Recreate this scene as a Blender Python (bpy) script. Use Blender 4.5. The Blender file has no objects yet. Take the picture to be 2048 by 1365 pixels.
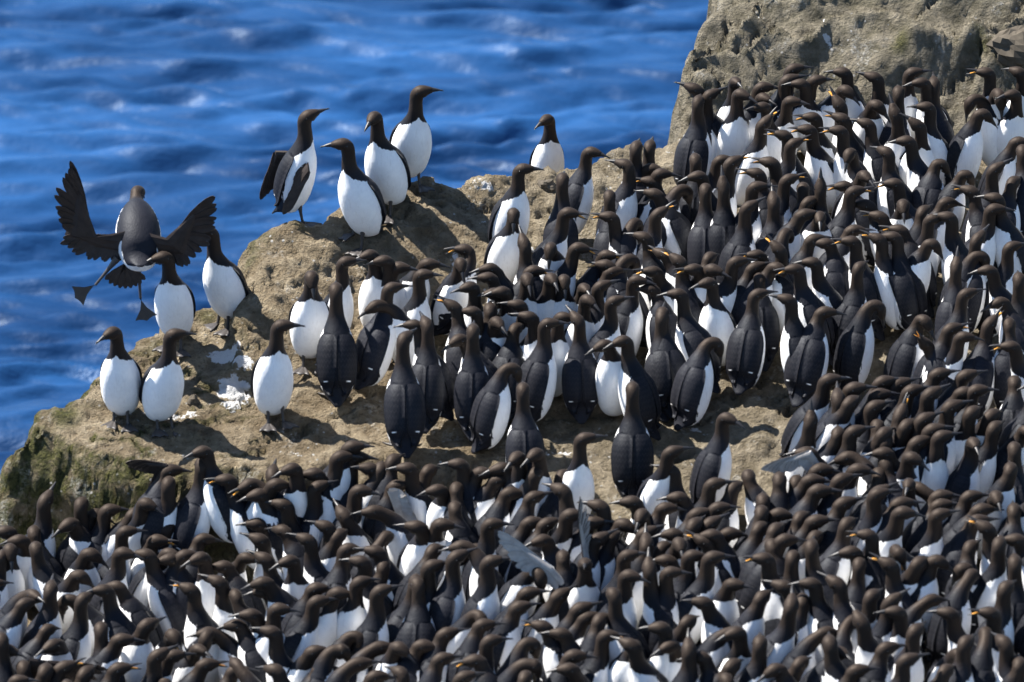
import bpy, math, random
import numpy as np
from mathutils import Vector

random.seed(7)
RNG = np.random.RandomState(11)
SC = bpy.context.scene
COL = SC.collection
RAD = math.radians

# ------------------------------------------------------------------ camera
DEP, DIST, LENS = RAD(22.0), 30.0, 284.0
PW, PH = 2048.0, 1365.0
cam_d = bpy.data.cameras.new("camera")
cam = bpy.data.objects.new("camera", cam_d)
COL.objects.link(cam)
CAM = np.array([0.0, -DIST * math.cos(DEP), DIST * math.sin(DEP)])
cam.location = CAM
cam.rotation_euler = (math.pi / 2 - DEP, 0, 0)
cam_d.lens = LENS
cam_d.sensor_width = 36.0
cam_d.clip_start = 1.0
cam_d.clip_end = 20000.0
cam_d.dof.use_dof = True
cam_d.dof.focus_distance = 30.9
cam_d.dof.aperture_fstop = 3.5
SC.camera = cam

# ------------------------------------------------------------------ light
SUN_DIR = Vector((-0.64, 0.30, 0.96)).normalized()      # towards the sun
elev = math.asin(SUN_DIR.z)
azim = math.atan2(SUN_DIR.x, SUN_DIR.y)
world = bpy.data.worlds.new("World")
SC.world = world
world.use_nodes = True
nt = world.node_tree
nt.nodes.clear()
o_ = nt.nodes.new("ShaderNodeOutputWorld")
b_ = nt.nodes.new("ShaderNodeBackground")
s_ = nt.nodes.new("ShaderNodeTexSky")
s_.sky_type = 'NISHITA'
s_.sun_disc = False
s_.sun_elevation = elev
s_.sun_rotation = azim
s_.air_density = 1.0
s_.dust_density = 0.3
s_.ozone_density = 3.0
b_.inputs["Strength"].default_value = 0.072
nt.links.new(s_.outputs[0], b_.inputs[0])
nt.links.new(b_.outputs[0], o_.inputs[0])
sun_d = bpy.data.lights.new("sun", 'SUN')
sun = bpy.data.objects.new("sun", sun_d)
COL.objects.link(sun)
sun_d.energy = 5.0
sun_d.angle = RAD(0.5)
sun_d.color = (1.0, 0.95, 0.88)
sun.rotation_euler = SUN_DIR.to_track_quat('Z', 'Y').to_euler()
SC.view_settings.view_transform = 'Standard'
SC.view_settings.look = 'None'
SC.view_settings.exposure = 1.48
SC.view_settings.gamma = 1.0

# ------------------------------------------------------------------ noise
_T = RNG.rand(64, 64, 64).astype(np.float32)


def vn3(x, y, z):
    xi, yi, zi = np.floor(x).astype(int), np.floor(y).astype(int), np.floor(z).astype(int)
    fx, fy, fz = x - xi, y - yi, z - zi
    fx, fy, fz = [f * f * f * (f * (f * 6 - 15) + 10) for f in (fx, fy, fz)]
    r = 0
    for a in (0, 1):
        for b in (0, 1):
            for c in (0, 1):
                w = (fx if a else 1 - fx) * (fy if b else 1 - fy) * (fz if c else 1 - fz)
                r = r + w * _T[(xi + a) & 63, (yi + b) & 63, (zi + c) & 63]
    return r * 2 - 1


def fbm(x, y, z=0.0, s=1.0, octv=4, gain=0.5):
    x = np.asarray(x, float) * s
    y = np.asarray(y, float) * s
    z = np.zeros_like(x) + z * s
    r, a = 0, 1.0
    for i in range(octv):
        r = r + a * vn3(x + 7.3 * i, y + 3.1 * i, z + 1.7 * i)
        x, y, z, a = x * 2.03, y * 2.03, z * 2.03, a * gain
    return r


def sstep(a, b, x):
    t = np.clip((np.asarray(x, float) - a) / (b - a), 0, 1)
    return t * t * (3 - 2 * t)


# ------------------------------------------------------------------ terrain function
SD, CD = math.sin(DEP), math.cos(DEP)
FWD = np.array([0, CD, -SD])
UPV = np.array([0, SD, CD])
TANX = 18.0 / LENS


def ray(px, py):
    u = (px - PW / 2) / (PW / 2) * TANX
    v = (PH / 2 - py) / (PW / 2) * TANX
    d = FWD + u * np.array([1.0, 0, 0]) + v * UPV
    return d / np.linalg.norm(d)


PXM = 2 * TANX * DIST / PW            # metres per photo pixel near the origin
def PX(px): return (np.asarray(px, float) - 1024) * PXM


CREST_PX = [(440, 610), (480, 500), (540, 442), (620, 434), (700, 404), (780, 380), (845, 354), (930, 362), (1060, 356), (1120, 348), (1200, 312), (1270, 278), (1330, 264)]
RIDGE = [(455, 0.0), (480, .16), (520, .215), (860, .215), (960, .17), (1080, .09), (1250, .06), (1400, .0)]
_A = lambda px: np.interp(px, [r[0] for r in RIDGE], [r[1] for r in RIDGE])
CREST = np.array([(px, ((682.5 - py) * PXM - CD * _A(px)) / (SD + .2 * CD)) for px, py in CREST_PX])
STEP = [(-400, .5), (450, .46), (700, .33), (950, .2), (1250, .12), (1500, .05), (1700, 0), (3000, 0)]
STEPY = [(-400, -.60), (40, -.62), (200, -.72), (420, -.80), (560, -.86), (700, -.74), (900, -.80), (1100, -.98), (1350, -1.08), (1600, -.9), (3000, -.8)]


def htop(x, y):
    x = np.asarray(x, float)
    y = np.asarray(y, float)
    px = x / PXM + 1024
    z = 0.2 * y
    yc = np.interp(px, CREST[:, 0], CREST[:, 1])
    A = np.interp(px, [r[0] for r in RIDGE], [r[1] for r in RIDGE])
    z = z + A * (1 - sstep(0.0, 0.72, yc - y))
    # rock wall rising behind the flock
    yf = np.interp(px, [1300, 1420, 1600, 2048], [1.40, 1.36, 1.42, 1.50]) + 0.10 * fbm(x, y, 3.0, 2.0, 2)
    t = np.maximum(y - yf, 0)
    wl = 0.58 * t - 0.05 * sstep(.25, .45, t) + .05 * np.sin(t * 9 + 2 * fbm(x, y, 5., 1.2, 2))*sstep(0,.2,t)
    z = z + wl * sstep(1300, 1350, px)
    # step down to the nearer, lower shelf
    S = np.interp(px, [s[0] for s in STEP], [s[1] for s in STEP])
    ys = np.interp(px, [s[0] for s in STEPY], [s[1] for s in STEPY])
    ys = ys + 0.06 * fbm(x, y, 9.0, 3.0, 2)
    z = z - S * sstep(-0.05, 0.24 - .10 * sstep(700, 200, px), ys - y)
    return z


def march(px, py, f, ox=0.0, oy=0.0, oz=0.0, t0=24.0, t1=40.0):
    d = ray(px, py)
    t = np.arange(t0, t1, 0.01)
    p = CAM[None] + t[:, None] * d[None]
    g = p[:, 2] - oz - f(p[:, 0] - ox, p[:, 1] - oy)
    i = np.argmax(g < 0)
    if g[i] >= 0:
        i = len(t) - 1
    if i > 0:
        a = g[i - 1] / (g[i - 1] - g[i] + 1e-9)
        q = p[i - 1] * (1 - a) + p[i] * a
    else:
        q = p[i]
    return q


WALL_PX = [(1425, -60), (1408, 10), (1385, 60), (1366, 110), (1345, 185), (1338, 230)]
LEDGE_PX = [(474, 545), (470, 600), (432, 622), (385, 642), (285, 682), (205, 738), (112, 818), (50, 872), (26, 918)]
poly = [tuple(march(px, py, htop)[:2] + np.array([0, .03])) for px, py in WALL_PX]
poly = [(5.5, 4.2), (poly[0][0] + .3, 4.2)] + poly
poly += [(PX(px), yc + .05) for px, yc in CREST[:0:-1]]
poly += [tuple(march(px, py, htop)[:2] + np.array([-.02, .04])) for px, py in LEDGE_PX]
lx, ly = poly[-1]
poly += [(lx - .02, ly - .2), (lx - .02, -1.0), (lx - .5, -1.3), (lx - 2.0, -1.8), (lx - 2.5, -5.5), (5.5, -5.5)]
POLY = np.array(poly)


def sdist(x, y):
    x = np.asarray(x, float)
    y = np.asarray(y, float)
    best = np.full(x.shape, 1e9)
    inside = np.zeros(x.shape, bool)
    n = len(POLY)
    for i in range(n):
        ax, ay = POLY[i]
        bx, by = POLY[(i + 1) % n]
        dx, dy = bx - ax, by - ay
        t = np.clip(((x - ax) * dx + (y - ay) * dy) / (dx * dx + dy * dy + 1e-12), 0, 1)
        best = np.minimum(best, np.hypot(x - ax - t * dx, y - ay - t * dy))
        c = (ay > y) != (by > y)
        with np.errstate(divide='ignore', invalid='ignore'):
            xi = ax + (y - ay) * dx / (dy if abs(dy) > 1e-12 else 1e-12)
        inside ^= c & (x < xi)
    return np.where(inside, best, -best)


def hground(x, y, detail=True, drop=True):
    z = htop(x, y)
    sd = sdist(x, y) + 0.035 * fbm(x, y, 2.0, 5.0, 3)
    z = z - ((8.0 + 6 * sstep(1.2, 1.42, y)) * 0.014 * np.logaddexp(0, -sd / 0.014) if drop else 0)
    if detail:
        px = np.asarray(x, float) / PXM + 1024
        wallf = sstep(1.3, 1.6, y) * sstep(1300, 1400, px)
        r = fbm(x, y, 1.0, 2.2, 3) * .026
        rr = 1 - np.abs(fbm(x, y, 4.0, 3.0, 4))
        r = r + (rr ** 3) * (.026 - .016 * wallf)
        r = r - (.030 + .022 * wallf) * sstep(.06, .0, np.abs(fbm(x * .8 + y * .3, y * 1.9 - x * .5, 8., 1.9, 4, .6)))
        q = (y - .38 * x) * 5.5 + 1.3 * fbm(x, y, 6., 1.6, 4)
        q = q - np.floor(q)
        r = r + wallf * .10 * (q ** 1.6 - .5) * sstep(1.0, .92, q) + wallf * .012 * fbm(x, y, 2.5, 6.0, 4, .62)
        z = z + r - .012
    return np.maximum(z, -5.0)


# ------------------------------------------------------------------ object helpers
def mesh_obj(name, verts, faces, mats, parent=None, mi=None, smooth=True):
    me = bpy.data.meshes.new(name)
    me.from_pydata([tuple(v) for v in verts], [], faces)
    for m in mats:
        me.materials.append(m)
    if mi is not None:
        me.polygons.foreach_set("material_index", np.asarray(mi, np.int32))
    if smooth:
        me.polygons.foreach_set("use_smooth", np.ones(len(faces), bool))
    me.update()
    o = bpy.data.objects.new(name, me)
    COL.objects.link(o)
    if parent:
        o.parent = parent
    return o


def grid_mesh(name, X, Y, Z, mat):
    ny, nx = X.shape
    v = np.stack([X, Y, Z], -1).reshape(-1, 3).astype(np.float32)
    idx = np.arange(nx * ny).reshape(ny, nx)
    f = np.stack([idx[:-1, :-1], idx[:-1, 1:], idx[1:, 1:], idx[1:, :-1]], -1).reshape(-1, 4)
    me = bpy.data.meshes.new(name)
    me.vertices.add(len(v))
    me.vertices.foreach_set("co", v.ravel())
    me.loops.add(f.size)
    me.loops.foreach_set("vertex_index", f.ravel().astype(np.int32))
    me.polygons.add(len(f))
    me.polygons.foreach_set("loop_start", (np.arange(len(f)) * 4).astype(np.int32))
    me.polygons.foreach_set("loop_total", np.full(len(f), 4, np.int32))
    me.polygons.foreach_set("use_smooth", np.ones(len(f), bool))
    me.materials.append(mat)
    me.update(calc_edges=True)
    me.validate()
    o = bpy.data.objects.new(name, me)
    COL.objects.link(o)
    return o


def new_mat(name):
    m = bpy.data.materials.new(name)
    m.use_nodes = True
    n = m.node_tree.nodes
    n.clear()
    out = n.new("ShaderNodeOutputMaterial")
    bs = n.new("ShaderNodeBsdfPrincipled")
    m.node_tree.links.new(bs.outputs[0], out.inputs[0])
    return m, n, m.node_tree.links, bs


def nmath(n, l, op, a, b=None, c=None, clamp=False):
    k = n.new("ShaderNodeMath")
    k.operation = op
    k.use_clamp = clamp
    for i, v in enumerate((a, b, c)):
        if v is None:
            continue
        if isinstance(v, (int, float)):
            k.inputs[i].default_value = v
        else:
            l.new(v, k.inputs[i])
    return k.outputs[0]


def nmix(n, l, f, a, b, blend='MIX'):
    k = n.new("ShaderNodeMix")
    k.data_type = 'RGBA'
    k.blend_type = blend
    for s, v in ((0, f), (6, a), (7, b)):
        if isinstance(v, (int, float)):
            k.inputs[s].default_value = v
        elif isinstance(v, tuple):
            k.inputs[s].default_value = (*v, 1) if len(v) == 3 else v
        else:
            l.new(v, k.inputs[s])
    return k.outputs[2]


def nnoise(n, l, vec, scale, detail=4, rough=.55):
    k = n.new("ShaderNodeTexNoise")
    k.inputs["Scale"].default_value = scale
    k.inputs["Detail"].default_value = detail
    k.inputs["Roughness"].default_value = rough
    if vec is not None:
        l.new(vec, k.inputs["Vector"])
    return k.outputs["Fac"]


def nramp(n, l, f, lo, hi):
    k = n.new("ShaderNodeMapRange")
    k.inputs["From Min"].default_value = lo
    k.inputs["From Max"].default_value = hi
    k.interpolation_type = 'SMOOTHSTEP'
    l.new(f, k.inputs["Value"])
    return k.outputs[0]


# ------------------------------------------------------------------ rock
def rock_material():
    m, n, l, bs = new_mat("guano_rock")
    tc = n.new("ShaderNodeTexCoord").outputs["Object"]
    at = n.new("ShaderNodeAttribute")
    at.attribute_name = "mask"
    sp = n.new("ShaderNodeSeparateColor")
    l.new(at.outputs["Color"], sp.inputs[0])
    big = nnoise(n, l, tc, 2.2, 5)
    mid = nnoise(n, l, tc, 14, 6, .65)
    fine = nnoise(n, l, tc, 70, 5, .7)
    c = nmix(n, l, nramp(n, l, big, .35, .65), (.27, .215, .14), (.43, .36, .25))
    c = nmix(n, l, nramp(n, l, mid, .38, .70), nmix(n, l, 1.0, c, (.55, .52, .48), 'MULTIPLY'), c)
    c = nmix(n, l, nramp(n, l, fine, .30, .48), nmix(n, l, 1.0, c, (.45, .42, .40), 'MULTIPLY'), c)
    # grey wall tint
    c = nmix(n, l, sp.outputs[2], c, nmix(n, l, nramp(n, l, mid, .3, .7), (.125, .112, .076), (.30, .265, .20)))
    # moss / algae
    mo = nmath(n, l, 'MULTIPLY', sp.outputs[1], nramp(n, l, nnoise(n, l, tc, 9, 6, .7), .33, .54))
    c = nmix(n, l, mo, c, nmix(n, l, nramp(n, l, fine, .35, .65), (.040, .042, .014), (.115, .112, .036)))
    # guano
    ga = nmath(n, l, 'ADD', sp.outputs[0], nmath(n, l, 'MULTIPLY', nmath(n, l, 'SUBTRACT', nnoise(n, l, tc, 32, 5, .65), .5), 1.5))
    g = nramp(n, l, ga, .52, .62)
    c = nmix(n, l, g, c, nmix(n, l, mid, (.78, .78, .76), (.88, .88, .88)))
    # scattered pale chips and droppings
    vo = n.new("ShaderNodeTexVoronoi")
    vo.inputs["Scale"].default_value = 26
    l.new(tc, vo.inputs["Vector"])
    ch = nmath(n, l, 'MULTIPLY', nramp(n, l, vo.outputs["Distance"], .17, .10), nramp(n, l, nnoise(n, l, tc, 3.5, 3), .44, .60))
    c = nmix(n, l, ch, c, (.52, .51, .48))
    sm = nmath(n, l, 'MULTIPLY', nramp(n, l, nnoise(n, l, tc, 5.5, 6, .72), .56, .66), nramp(n, l, fine, .42, .62))
    c = nmix(n, l, nmath(n, l, 'MULTIPLY', sm, .55), c, (.55, .54, .50))
    l.new(c, bs.inputs["Base Color"])
    bs.inputs["Roughness"].default_value = .9
    bs.inputs["Specular IOR Level"].default_value = .2
    hgt = nmath(n, l, 'ADD', nmath(n, l, 'MULTIPLY', mid, 1.0), nmath(n, l, 'MULTIPLY', fine, .55))
    bp = n.new("ShaderNodeBump")
    bp.inputs["Strength"].default_value = 1.0
    bp.inputs["Distance"].default_value = .085
    l.new(hgt, bp.inputs["Height"])
    l.new(bp.outputs[0], bs.inputs["Normal"])
    return m


def build_rock():
    xs = np.concatenate([np.arange(-4.5, -2.1, .06), np.arange(-2.1, 2.15, .0125), np.arange(2.15, 5.5, .06)])
    ys = np.concatenate([np.arange(-5.5, -3.1, .06), np.arange(-3.1, -1.3, .03), np.arange(-1.3, 2.9, .0125), np.arange(2.9, 4.2, .05)])
    X, Y = np.meshgrid(xs, ys)
    Z = hground(X, Y)
    # craggy 3D displacement
    gy, gx = np.gradient(Z, ys, xs)
    nn = np.stack([-gx, -gy, np.ones_like(Z)], -1)
    nn /= np.linalg.norm(nn, axis=-1, keepdims=True)
    st = np.clip(np.hypot(gx, gy), 0, 1.6)
    zz = np.clip(Z, -5, 5)
    d = fbm(X, Y, zz, 7.0, 4, .6) * (.007 + .012 * st) + (.5 - np.abs(fbm(X, Y, zz, 17.0, 3, .65))) * (.012 + .006 * st)
    wq = sstep(1.35, 1.6, Y) * sstep(1300, 1400, X / PXM + 1024)
    d = d * (1 - .78 * wq) + wq * .006 * fbm(X, Y, zz, 26.0, 2, .6)
    d = np.where(Z < -1.5, d * .3, d)
    X2, Y2, Z2 = X + nn[..., 0] * d, Y + nn[..., 1] * d, Z + nn[..., 2] * d
    o = grid_mesh("rocky_ledge", X2, Y2, Z2, ROCK)
    o["kind"] = "structure"
    # stains: guano, moss, grey wall
    PXg = X / PXM + 1024
    ddx = X2 - CAM[0]; ddy = Y2 - CAM[1]; ddz = Z2 - CAM[2]
    g = np.zeros_like(X)
    for (px, py, rx, ry, ang, amt) in GUANO:
        p = march(px, py, lambda a, b: hground(a, b, False))
        ca, sa = math.cos(ang), math.sin(ang)
        dx, dy = X - p[0], Y - p[1]
        q = np.hypot((dx * ca + dy * sa) / (rx * PXM), (-dx * sa + dy * ca) / (ry * PXM / .56))
        g = np.maximum(g, amt * np.clip(1.15 - q, 0, 1) ** .6)
    yy = Y
    moss = np.zeros_like(X)
    face = sstep(.5, 1.2, st) * sstep(700, 300, PXg) * sstep(.2, -.3, yy)
    moss = np.maximum(moss, face)
    for (px, py, r, a) in MOSS:
        p = march(px, py, lambda a, b: hground(a, b, False))
        moss = np.maximum(moss, a * sstep(1.0, .2, np.hypot(X - p[0], (Y - p[1])) / (r * PXM)))
    wallm = sstep(1.15, 1.5, yy) * sstep(1250, 1360, PXg)
    wallm = np.maximum(wallm, .45 * sstep(900, 1150, PXg))
    c = np.stack([g, moss, wallm, np.ones_like(g)], -1).reshape(-1, 4).astype(np.float32)
    at = o.data.attributes.new("mask", 'FLOAT_COLOR', 'POINT')
    at.data.foreach_set("color", c.ravel())
    return o


GUANO = [(470, 772, 40, 26, .3, 1.0), (450, 712, 45, 14, -.3, .95), (482, 722, 30, 12, -.2, .95), (375, 818, 40, 10, .1, .74), (340, 815, 20, 8, 0, .7),
         (470, 800, 40, 9, .1, .7), (965, 378, 55, 9, -.1, .62), (1010, 470, 30, 22, .2, .66), (1060, 500, 26, 26, 0, .58), (980, 440, 50, 30, 0, .48),
         (1390, 858, 45, 7, -.45, .72), (1330, 835, 25, 6, -.3, .66), (1230, 840, 40, 7, 0, .66), (1110, 905, 60, 12, 0, .55), (1170, 835, 30, 8, .2, .6),
         (1645, 50, 5, 22, 0, .8), (1655, 85, 16, 6, -.5, .75), (1350, 305, 40, 8, 0, .55), (640, 740, 28, 9, 0, .62), (700, 770, 25, 6, 0, .6),
         (1720, 745, 40, 9, 0, .5), (1515, 30, 5, 12, 0, .7), (910, 520, 12, 20, 0, .7), (600, 905, 22, 12, 0, .5), (520, 690, 20, 5, -.6, .5), (740, 640, 25, 14, 0, .5)]
MOSS = [(520, 470, 45, .8), (500, 510, 30, .8), (600, 450, 30, .5), (420, 636, 45, .7), (310, 690, 40, .6), (180, 770, 60, .9), (120, 830, 60, 1), (60, 900, 70, 1),
        (1350, 200, 40, .9), (1345, 240, 25, .9), (1800, 80, 30, .9), (1960, 75, 30, .9), (250, 800, 45, .5)]
ROCK = rock_material()
build_rock()


# ------------------------------------------------------------------ sea
def sea_material():
    m, n, l, bs = new_mat("sea_water")
    tc = n.new("ShaderNodeTexCoord").outputs["Object"]
    mp = n.new("ShaderNodeMapping")
    mp.inputs["Scale"].default_value = (.7, 1.6, 1)
    l.new(tc, mp.inputs[0])
    a = nnoise(n, l, mp.outputs[0], .55, 4)
    c = nmix(n, l, nramp(n, l, a, .3, .7), (.003, .022, .075), (.016, .072, .200))
    l.new(c, bs.inputs["Base Color"])
    bs.inputs["Roughness"].default_value = .44
    bs.inputs["IOR"].default_value = 1.333
    bs.inputs["Specular IOR Level"].default_value = .25
    bs.inputs["Specular Tint"].default_value = (.55, .76, 1.0, 1)
    f = nnoise(n, l, mp.outputs[0], 9, 4, .6)
    bp = n.new("ShaderNodeBump")
    bp.inputs["Strength"].default_value = .25
    bp.inputs["Distance"].default_value = .06
    l.new(f, bp.inputs["Height"])
    l.new(bp.outputs[0], bs.inputs["Normal"])
    return m


def build_sea():
    def axis(lo, hi, step, far):
        core = np.arange(lo, hi, step)
        k = [hi]
        s = step
        while k[-1] < far:
            s *= 1.22
            k.append(k[-1] + s)
        j = [lo]
        s = step
        while j[-1] > -far:
            s *= 1.22
            j.append(j[-1] - s)
        return np.array(j[:0:-1] + list(core) + k)
    xs = axis(-4.2, 4.2, .028, 6000)
    ys = axis(2.0, 15.0, .022, 9000)
    X, Y = np.meshgrid(xs, ys)
    fade = np.exp(-(np.hypot(X, Y - 12) / 60) ** 2)
    wx = X + .12 * fbm(X, Y, 0., 1.5, 3)
    wy = Y + .10 * fbm(X, Y, 8., 1.3, 3)
    Z = np.zeros_like(X)
    r = random.Random(3)
    for lo, ratio, num, spread, amp in ((.15, 1.12, 13, 27, .038), (.75, 1.28, 5, 30, .010)):
        for i in range(num):
            lam = lo * ratio ** i
            th = RAD(86 + r.uniform(-spread, spread))
            k = 2 * math.pi / lam
            ph = k * (wx * math.cos(th) + wy * math.sin(th)) + r.uniform(0, 6.28)
            m = np.clip(.55 + 1.1 * fbm(X * .8, Y * 1.3, 3.7 * i + lo, .8 / max(lam, .35) ** .5, 2), 0, 2)
            Z += amp * lam * m * (.9 * np.sin(ph) + .35 * np.sin(2 * ph + .6) - .5 * np.abs(np.sin(ph / 2)))
    o = grid_mesh("sea", X, Y, -2.6 + Z * fade, SEA)
    o["kind"] = "structure"
    return o


SEA = sea_material()
build_sea()


# ------------------------------------------------------------------ bird materials
def plumage_material():
    m, n, l, bs = new_mat("murre_plumage")
    tc = n.new("ShaderNodeTexCoord").outputs["Object"]
    at = n.new("ShaderNodeAttribute")
    at.attribute_name = "pat"
    sp = n.new("ShaderNodeSeparateXYZ")
    l.new(at.outputs["Vector"], sp.inputs[0])
    belly, wi, wj = sp.outputs
    mp = n.new("ShaderNodeMapping")
    mp.inputs["Scale"].default_value = (1, 1, .22)
    l.new(tc, mp.inputs[0])
    st = nnoise(n, l, mp.outputs[0], 130, 3, .6)
    nz = nmath(n, l, 'MULTIPLY', nmath(n, l, 'SUBTRACT', st, .5), .24)
    w = nramp(n, l, nmath(n, l, 'ADD', belly, nz), -.012, .012)
    bar = nmath(n, l, 'MULTIPLY', nramp(n, l, nmath(n, l, 'ABSOLUTE', nmath(n, l, 'SUBTRACT', wi, .69)), .020, .010),
                nmath(n, l, 'MULTIPLY', nramp(n, l, wj, .34, .40), nramp(n, l, wj, .66, .52)))
    w = nmath(n, l, 'MAXIMUM', w, bar)
    rnd = n.new("ShaderNodeObjectInfo").outputs["Random"]
    pa = nnoise(n, l, tc, 22, 4, .6)
    dk = nmix(n, l, nramp(n, l, nmath(n, l, 'ADD', nmath(n, l, 'MULTIPLY', rnd, .5), nmath(n, l, 'MULTIPLY', pa, .5)), .2, .8), (.0034, .0037, .0064), (.0090, .0092, .0138))
    hb = n.new("ShaderNodeAttribute")
    hb.attribute_name = "headf"
    dk = nmix(n, l, hb.outputs["Fac"], dk, (.0185, .0132, .0106))
    ed = nmath(n, l, 'FRACT', nmath(n, l, 'ADD', nmath(n, l, 'MULTIPLY', wi, 15.0), nmath(n, l, 'ADD', nmath(n, l, 'MULTIPLY', nmath(n, l, 'PINGPONG', nmath(n, l, 'MULTIPLY', wj, 7.0), .5), 1.1), nmath(n, l, 'MULTIPLY', pa, .8))))
    edm = nmath(n, l, 'MULTIPLY', nramp(n, l, ed, .70, .95), nmath(n, l, 'MULTIPLY', nmath(n, l, 'GREATER_THAN', wi, 0.02), .42))
    dk = nmix(n, l, edm, dk, (.034, .032, .034))
    wh = nmix(n, l, nramp(n, l, pa, .3, .7), (.82, .82, .82), (.90, .90, .89))
    wh = nmix(n, l, nmath(n, l, 'MULTIPLY', nramp(n, l, st, .52, .72), .30), wh, (.62, .60, .57))
    c = nmix(n, l, w, dk, wh)
    l.new(c, bs.inputs["Base Color"])
    bs.inputs["Roughness"].default_value = .60
    bs.inputs["Specular IOR Level"].default_value = .22
    l.new(nmix(n, l, hb.outputs["Fac"], (.86, .92, 1.0), (1.0, .82, .68)), bs.inputs["Specular Tint"])
    bs.inputs["Sheen Weight"].default_value = .02
    bs.inputs["Sheen Roughness"].default_value = .4
    fz = nnoise(n, l, mp.outputs[0], 150, 3, .5)
    hh = nmath(n, l, 'ADD', fz, nmath(n, l, 'MULTIPLY', nnoise(n, l, tc, 40, 3), 1.2))
    bp = n.new("ShaderNodeBump")
    bp.inputs["Strength"].default_value = .22
    bp.inputs["Distance"].default_value = .005
    l.new(hh, bp.inputs["Height"])
    l.new(bp.outputs[0], bs.inputs["Normal"])
    return m


def simple_mat(name, col, rough=.5, spec=.5, var=.3, scale=60):
    m, n, l, bs = new_mat(name)
    tc = n.new("ShaderNodeTexCoord").outputs["Object"]
    f = nnoise(n, l, tc, scale, 4)
    c = nmix(n, l, f, tuple(v * (1 - var) for v in col), tuple(v * (1 + var) for v in col))
    l.new(c, bs.inputs["Base Color"])
    bs.inputs["Roughness"].default_value = rough
    bs.inputs["Specular IOR Level"].default_value = spec
    return m


PLUM = plumage_material()
BILL = simple_mat("bill_horn", (.016, .015, .016), .42, .4)
GAPE = simple_mat("gape_yellow", (.58, .27, .04), .5, .3)
FOOT = simple_mat("foot_web", (.045, .040, .038), .5, .4)
EYE = simple_mat("eye_black", (.004, .004, .004), .08, .8)
WINGM = simple_mat("wing_feather", (.030, .021, .017), .55, .3, .75, 38)
UNDER = simple_mat("wing_lining", (.34, .32, .30), .6, .3, .45, 35)

# ------------------------------------------------------------------ murre builder
#   stations from tail tip to breast: x, z, half width, half depth
BODY = np.array([(-.120, .012, .010, .003), (-.098, .030, .030, .010), (-.064, .046, .050, .040), (-.043, .082, .066, .062),
                 (-.024, .136, .0735, .070), (-.005, .192, .0715, .068), (.011, .238, .060, .057), (.021, .274, .0435, .042)])
NECK_W = np.array([(.0340, .0345), (.0288, .0300), (.0264, .0282), (.0272, .0298), (.0288, .0285), (.0215, .0192), (.0118, .0110)])
NECK_L = np.array([.030, .028, .027, .025, .021, .021, .018])
FR = np.array([.08, .22, .45, .72, .92, 1.0, 1.0])
BELLY = [(0, -.3), (1, .10), (1.6, .36), (2, .46), (3, .61), (4, .64), (5, .665), (6, .69), (6.4, .64), (6.8, .50), (7.2, .35), (7.6, .23), (8.0, .11), (8.4, -.03), (9, -.3), (15, -.4)]
RINGS, SEG = 36, 20


def elevs(pose, p):
    if pose == 'p':     # head bowed onto the breast
        return [62, 56, 34, -8, -52, -78, -84], .95
    if pose == 'd':     # neck reaching forward, low
        return [52, 40, 30, 22, 6, -6 + p, -10 + p], 1.0
    if pose == 'n':     # hunched
        return [58, 62, 66, 60, 28, 2 + p, -4 + p], .70
    if pose == 't':     # tall
        return [76, 86, 90, 80, 38, 6 + p, p], 1.10
    return [68, 80, 86, 76, 36, 4 + p, -3 + p], 1.0


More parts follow.
